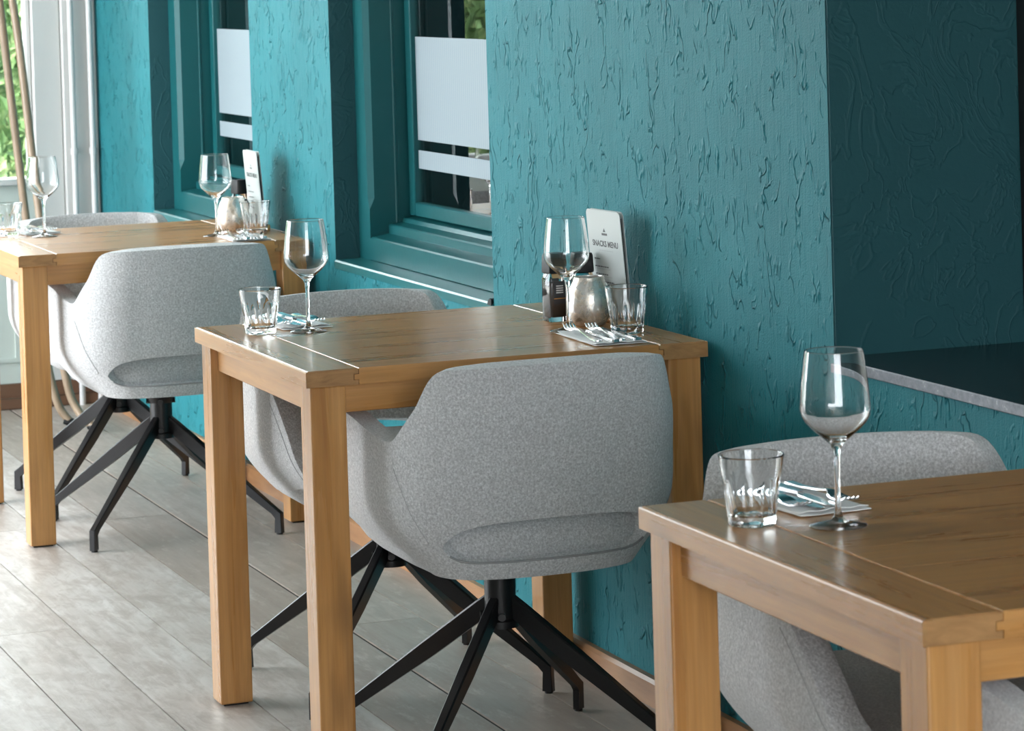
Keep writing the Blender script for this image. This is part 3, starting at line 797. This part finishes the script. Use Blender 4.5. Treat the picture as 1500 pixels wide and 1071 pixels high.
for i, (x, y, lab) in enumerate(((.327, -.142, 'black capped glass spice mill left of the candle holder on the middle table'), (.345, -.088, 'black capped glass spice mill hidden behind the candle holder on the middle table'), (-2.270, -.085, 'black capped glass spice mill behind the candle holder on the farthest table'))):
    o = mill0 if i == 0 else copy_tree(mill0); o.location = (x, y, Z); o.rotation_euler[2] = (.12, -.1, .3)[i]; tag(o, lab, 'spice mill', 'black capped spice mills')

# menu stands: two laminated cards back to back in a slotted foot (local x along the card, front faces -y)
def rounded_card(bm, w, h, r, y0, y1):
    pts = []
    for cx, cz, a0 in ((w/2-r, h-r, 0), (-w/2+r, h-r, 90), (-w/2, 0, 180), (w/2, 0, 270)):
        if cz == 0: pts.append((cx, 0)); continue
        for k in range(5):
            a = math.radians(a0+90*k/4); pts.append((cx+r*math.cos(a), cz+r*math.sin(a)))
    extrude_poly(bm, pts, 1, y0, y1)
def text_mesh(body, size, z, y, parent, name, mat):
    cu = bpy.data.curves.new('lettering', 'FONT'); cu.body = body; cu.size = size; cu.align_x = 'CENTER'; cu.extrude = .0001; cu.space_character = 1.02; cu.offset = size*.03
    to = bpy.data.objects.new('lettering', cu); col.objects.link(to)
    dg = bpy.context.evaluated_depsgraph_get(); me = bpy.data.meshes.new_from_object(to.evaluated_get(dg)); bpy.data.objects.remove(to); bpy.data.curves.remove(cu)
    me.transform(Matrix.Translation((0, y, z)) @ Matrix.Rotation(PI/2, 4, 'X')); me.materials.clear(); me.materials.append(M[mat])
    o = bpy.data.objects.new(name, me); col.objects.link(o); o.parent = parent; return o
def make_menu():
    root = empty('menu_stand')
    H, W_ = .215, .150
    bm = bmesh.new(); box(bm, -.045, .045, -.020, .022, 0, .018, bev=.002); finish('foot', bm, 'oak_along_x', root, 40)
    tilt = empty('card_pair', (0, 0, .010), parent=root); tilt.rotation_euler[0] = math.radians(4.2)
    bm = bmesh.new(); rounded_card(bm, W_, H, .010, -.0045, -.0030); front = finish('front_card', bm, 'menu_laminate', tilt, 40)
    bm = bmesh.new(); rounded_card(bm, W_, H, .010, .0030, .0045); finish('back_card', bm, 'menu_laminate', tilt, 40)
    bm = bmesh.new(); box(bm, -W_/2+.012, W_/2-.012, -.0029, .0029, H-.012, H-.002, bev=.001); finish('spacer', bm, 'menu_laminate', tilt, 40)
    boxobj('gap_shade', (-W_/2+.006, W_/2-.003, -.0008, .0008, .004, H-.013), 'dark_gap', tilt)  # dark sheet standing in for the shade between the cards
    yf = -.0047
    text_mesh('SNACKS MENU', .0165, H-.074, yf, tilt, 'title_lettering', 'print_ink')
    bm = bmesh.new()
    v = [bm.verts.new((x, yf, z)) for x, z in ((-.006, H-.044), (.006, H-.044), (0, H-.036))]; bm.faces.new(v)
    box(bm, -.012, .012, yf-.0001, yf, H-.051, H-.0465)
    finish('emblem', bm, 'print_ink', tilt)
    bm = bmesh.new(); rg = random.Random(5)
    for row, (a, b_) in enumerate(((-.055, -.030), (-.055, .005), (-.055, .0), (-.055, .025), (-.055, -.01), (-.055, .015))):
        z = H-.102-row*.0155
        x = a
        while x < b_:
            wl_ = rg.uniform(.005, .011); box(bm, x, min(x+wl_, b_), yf-.0001, yf, z, z+.0028); x += wl_+.002
    finish('dish_lines', bm, 'print_ink', tilt)
    bm = bmesh.new()
    for row in range(7):
        z = H-.106-row*.0155+.0085*(row == 0); x = -.055; e = rg.uniform(.0, .055)
        if row == 0: z = H-.083; x, e = -.028, .028
        while x < e:
            wl_ = rg.uniform(.004, .009); box(bm, x, x+wl_, yf-.0001, yf, z, z+.0014); x += wl_+.0016
    finish('fine_print', bm, 'grey_ink', tilt)
    return root
menu0 = make_menu()
for i, (x, y, rz, lab) in enumerate(((.392, -.040, math.radians(4.5), 'white menu card stand against the wall on the middle table'), (-2.155, -.066, math.radians(-1), 'white menu card stand seen almost edge on, farthest table'))):
    o = menu0 if i == 0 else copy_tree(menu0); o.location = (x, y, Z); o.rotation_euler[2] = rz; tag(o, lab, 'menu', 'menu stands')

# bentwood coat stand by the garden window
cs = empty('coat_stand', (-4.02, -.47, 0)); tag(cs, 'bentwood coat stand with slim brown legs beside the garden window', 'coat stand')
legs = [[(.02, .02, 1.78), (.04, .05, 1.42), (.06, .105, .75), (.08, .150, .30), (.095, .185, .09), (.115, .225, .016)],
        [(.03, .01, 1.78), (.085, .085, 1.42), (.165, .135, .71), (.215, .190, .20), (.240, .225, .07), (.285, .268, .016)],
        [(-.02, -.02, 1.78), (-.05, -.07, 1.42), (-.10, -.13, .75), (-.15, -.19, .20), (-.21, -.26, .016)],
        [(.0, -.03, 1.78), (.05, -.08, 1.42), (.10, -.15, .75), (.16, -.21, .20), (.22, -.27, .016)]]
for L in legs:
    bm = bmesh.new(); pth = smooth_path(L, 7); tube(bm, pth, [.0105+.003*min(1, i/8) for i in range(len(pth))], 10); lg = finish('bentwood_leg', bm, 'bentwood', cs, 60)
    bm = bmesh.new(); d = (Vector(L[-1])-Vector(L[-2])); d.z = 0; d.normalize(); c0 = Vector(L[-1])
    tube(bm, [c0-d*.020+up0*.006, c0, c0+d*.012-up0*.001], [.013, .0155, .012], 10); finish('foot_cap', bm, 'black_plastic', lg, 60)
bm = bmesh.new(); R_ = .16; pts = [(R_*math.cos(2*PI*k/32), R_*math.sin(2*PI*k/32), 1.05) for k in range(33)]
tube(bm, [(p[0]*.55+.02, p[1]*.55-.01, 1.58) for p in pts], .009, 8, False); finish('ring', bm, 'bentwood', cs, 60)
for k in range(4):
    a = 2*PI*k/4+.5; c, s = math.cos(a), math.sin(a)
    bm = bmesh.new(); tube(bm, smooth_path([(.0, .0, 1.70), (c*.10, s*.10, 1.78), (c*.17, s*.17, 1.90), (c*.12, s*.12, 1.96)], 6), .009, 8); finish('hook', bm, 'bentwood', cs, 60)

# two white heating pipes running up the corner of the end wall
for i, (yc, lab) in enumerate(((-.094, 'left of two white heating pipes in the corner by the garden window'), (-.028, 'right of two white heating pipes in the corner, next to the teal wall'))):
    p = empty('heating_pipe', (RX0+.052, yc, 0)); tag(p, lab, 'pipe', 'white heating pipes in the corner')
    bm = bmesh.new(); tube(bm, [(0, 0, .0), (0, 0, RZ1-.002)], .0105, 14); finish('pipe_run', bm, 'white_pipe_paint', p, 60)
    for zc in (.885, 1.95):
        bm = bmesh.new(); tube(bm, [(0, 0, zc-.011), (0, 0, zc+.011)], .0135, 14); box(bm, -.022, -.009, -.006, .006, zc-.008, zc+.008)
        finish('pipe_clip', bm, 'white_pipe_paint', p, 60)
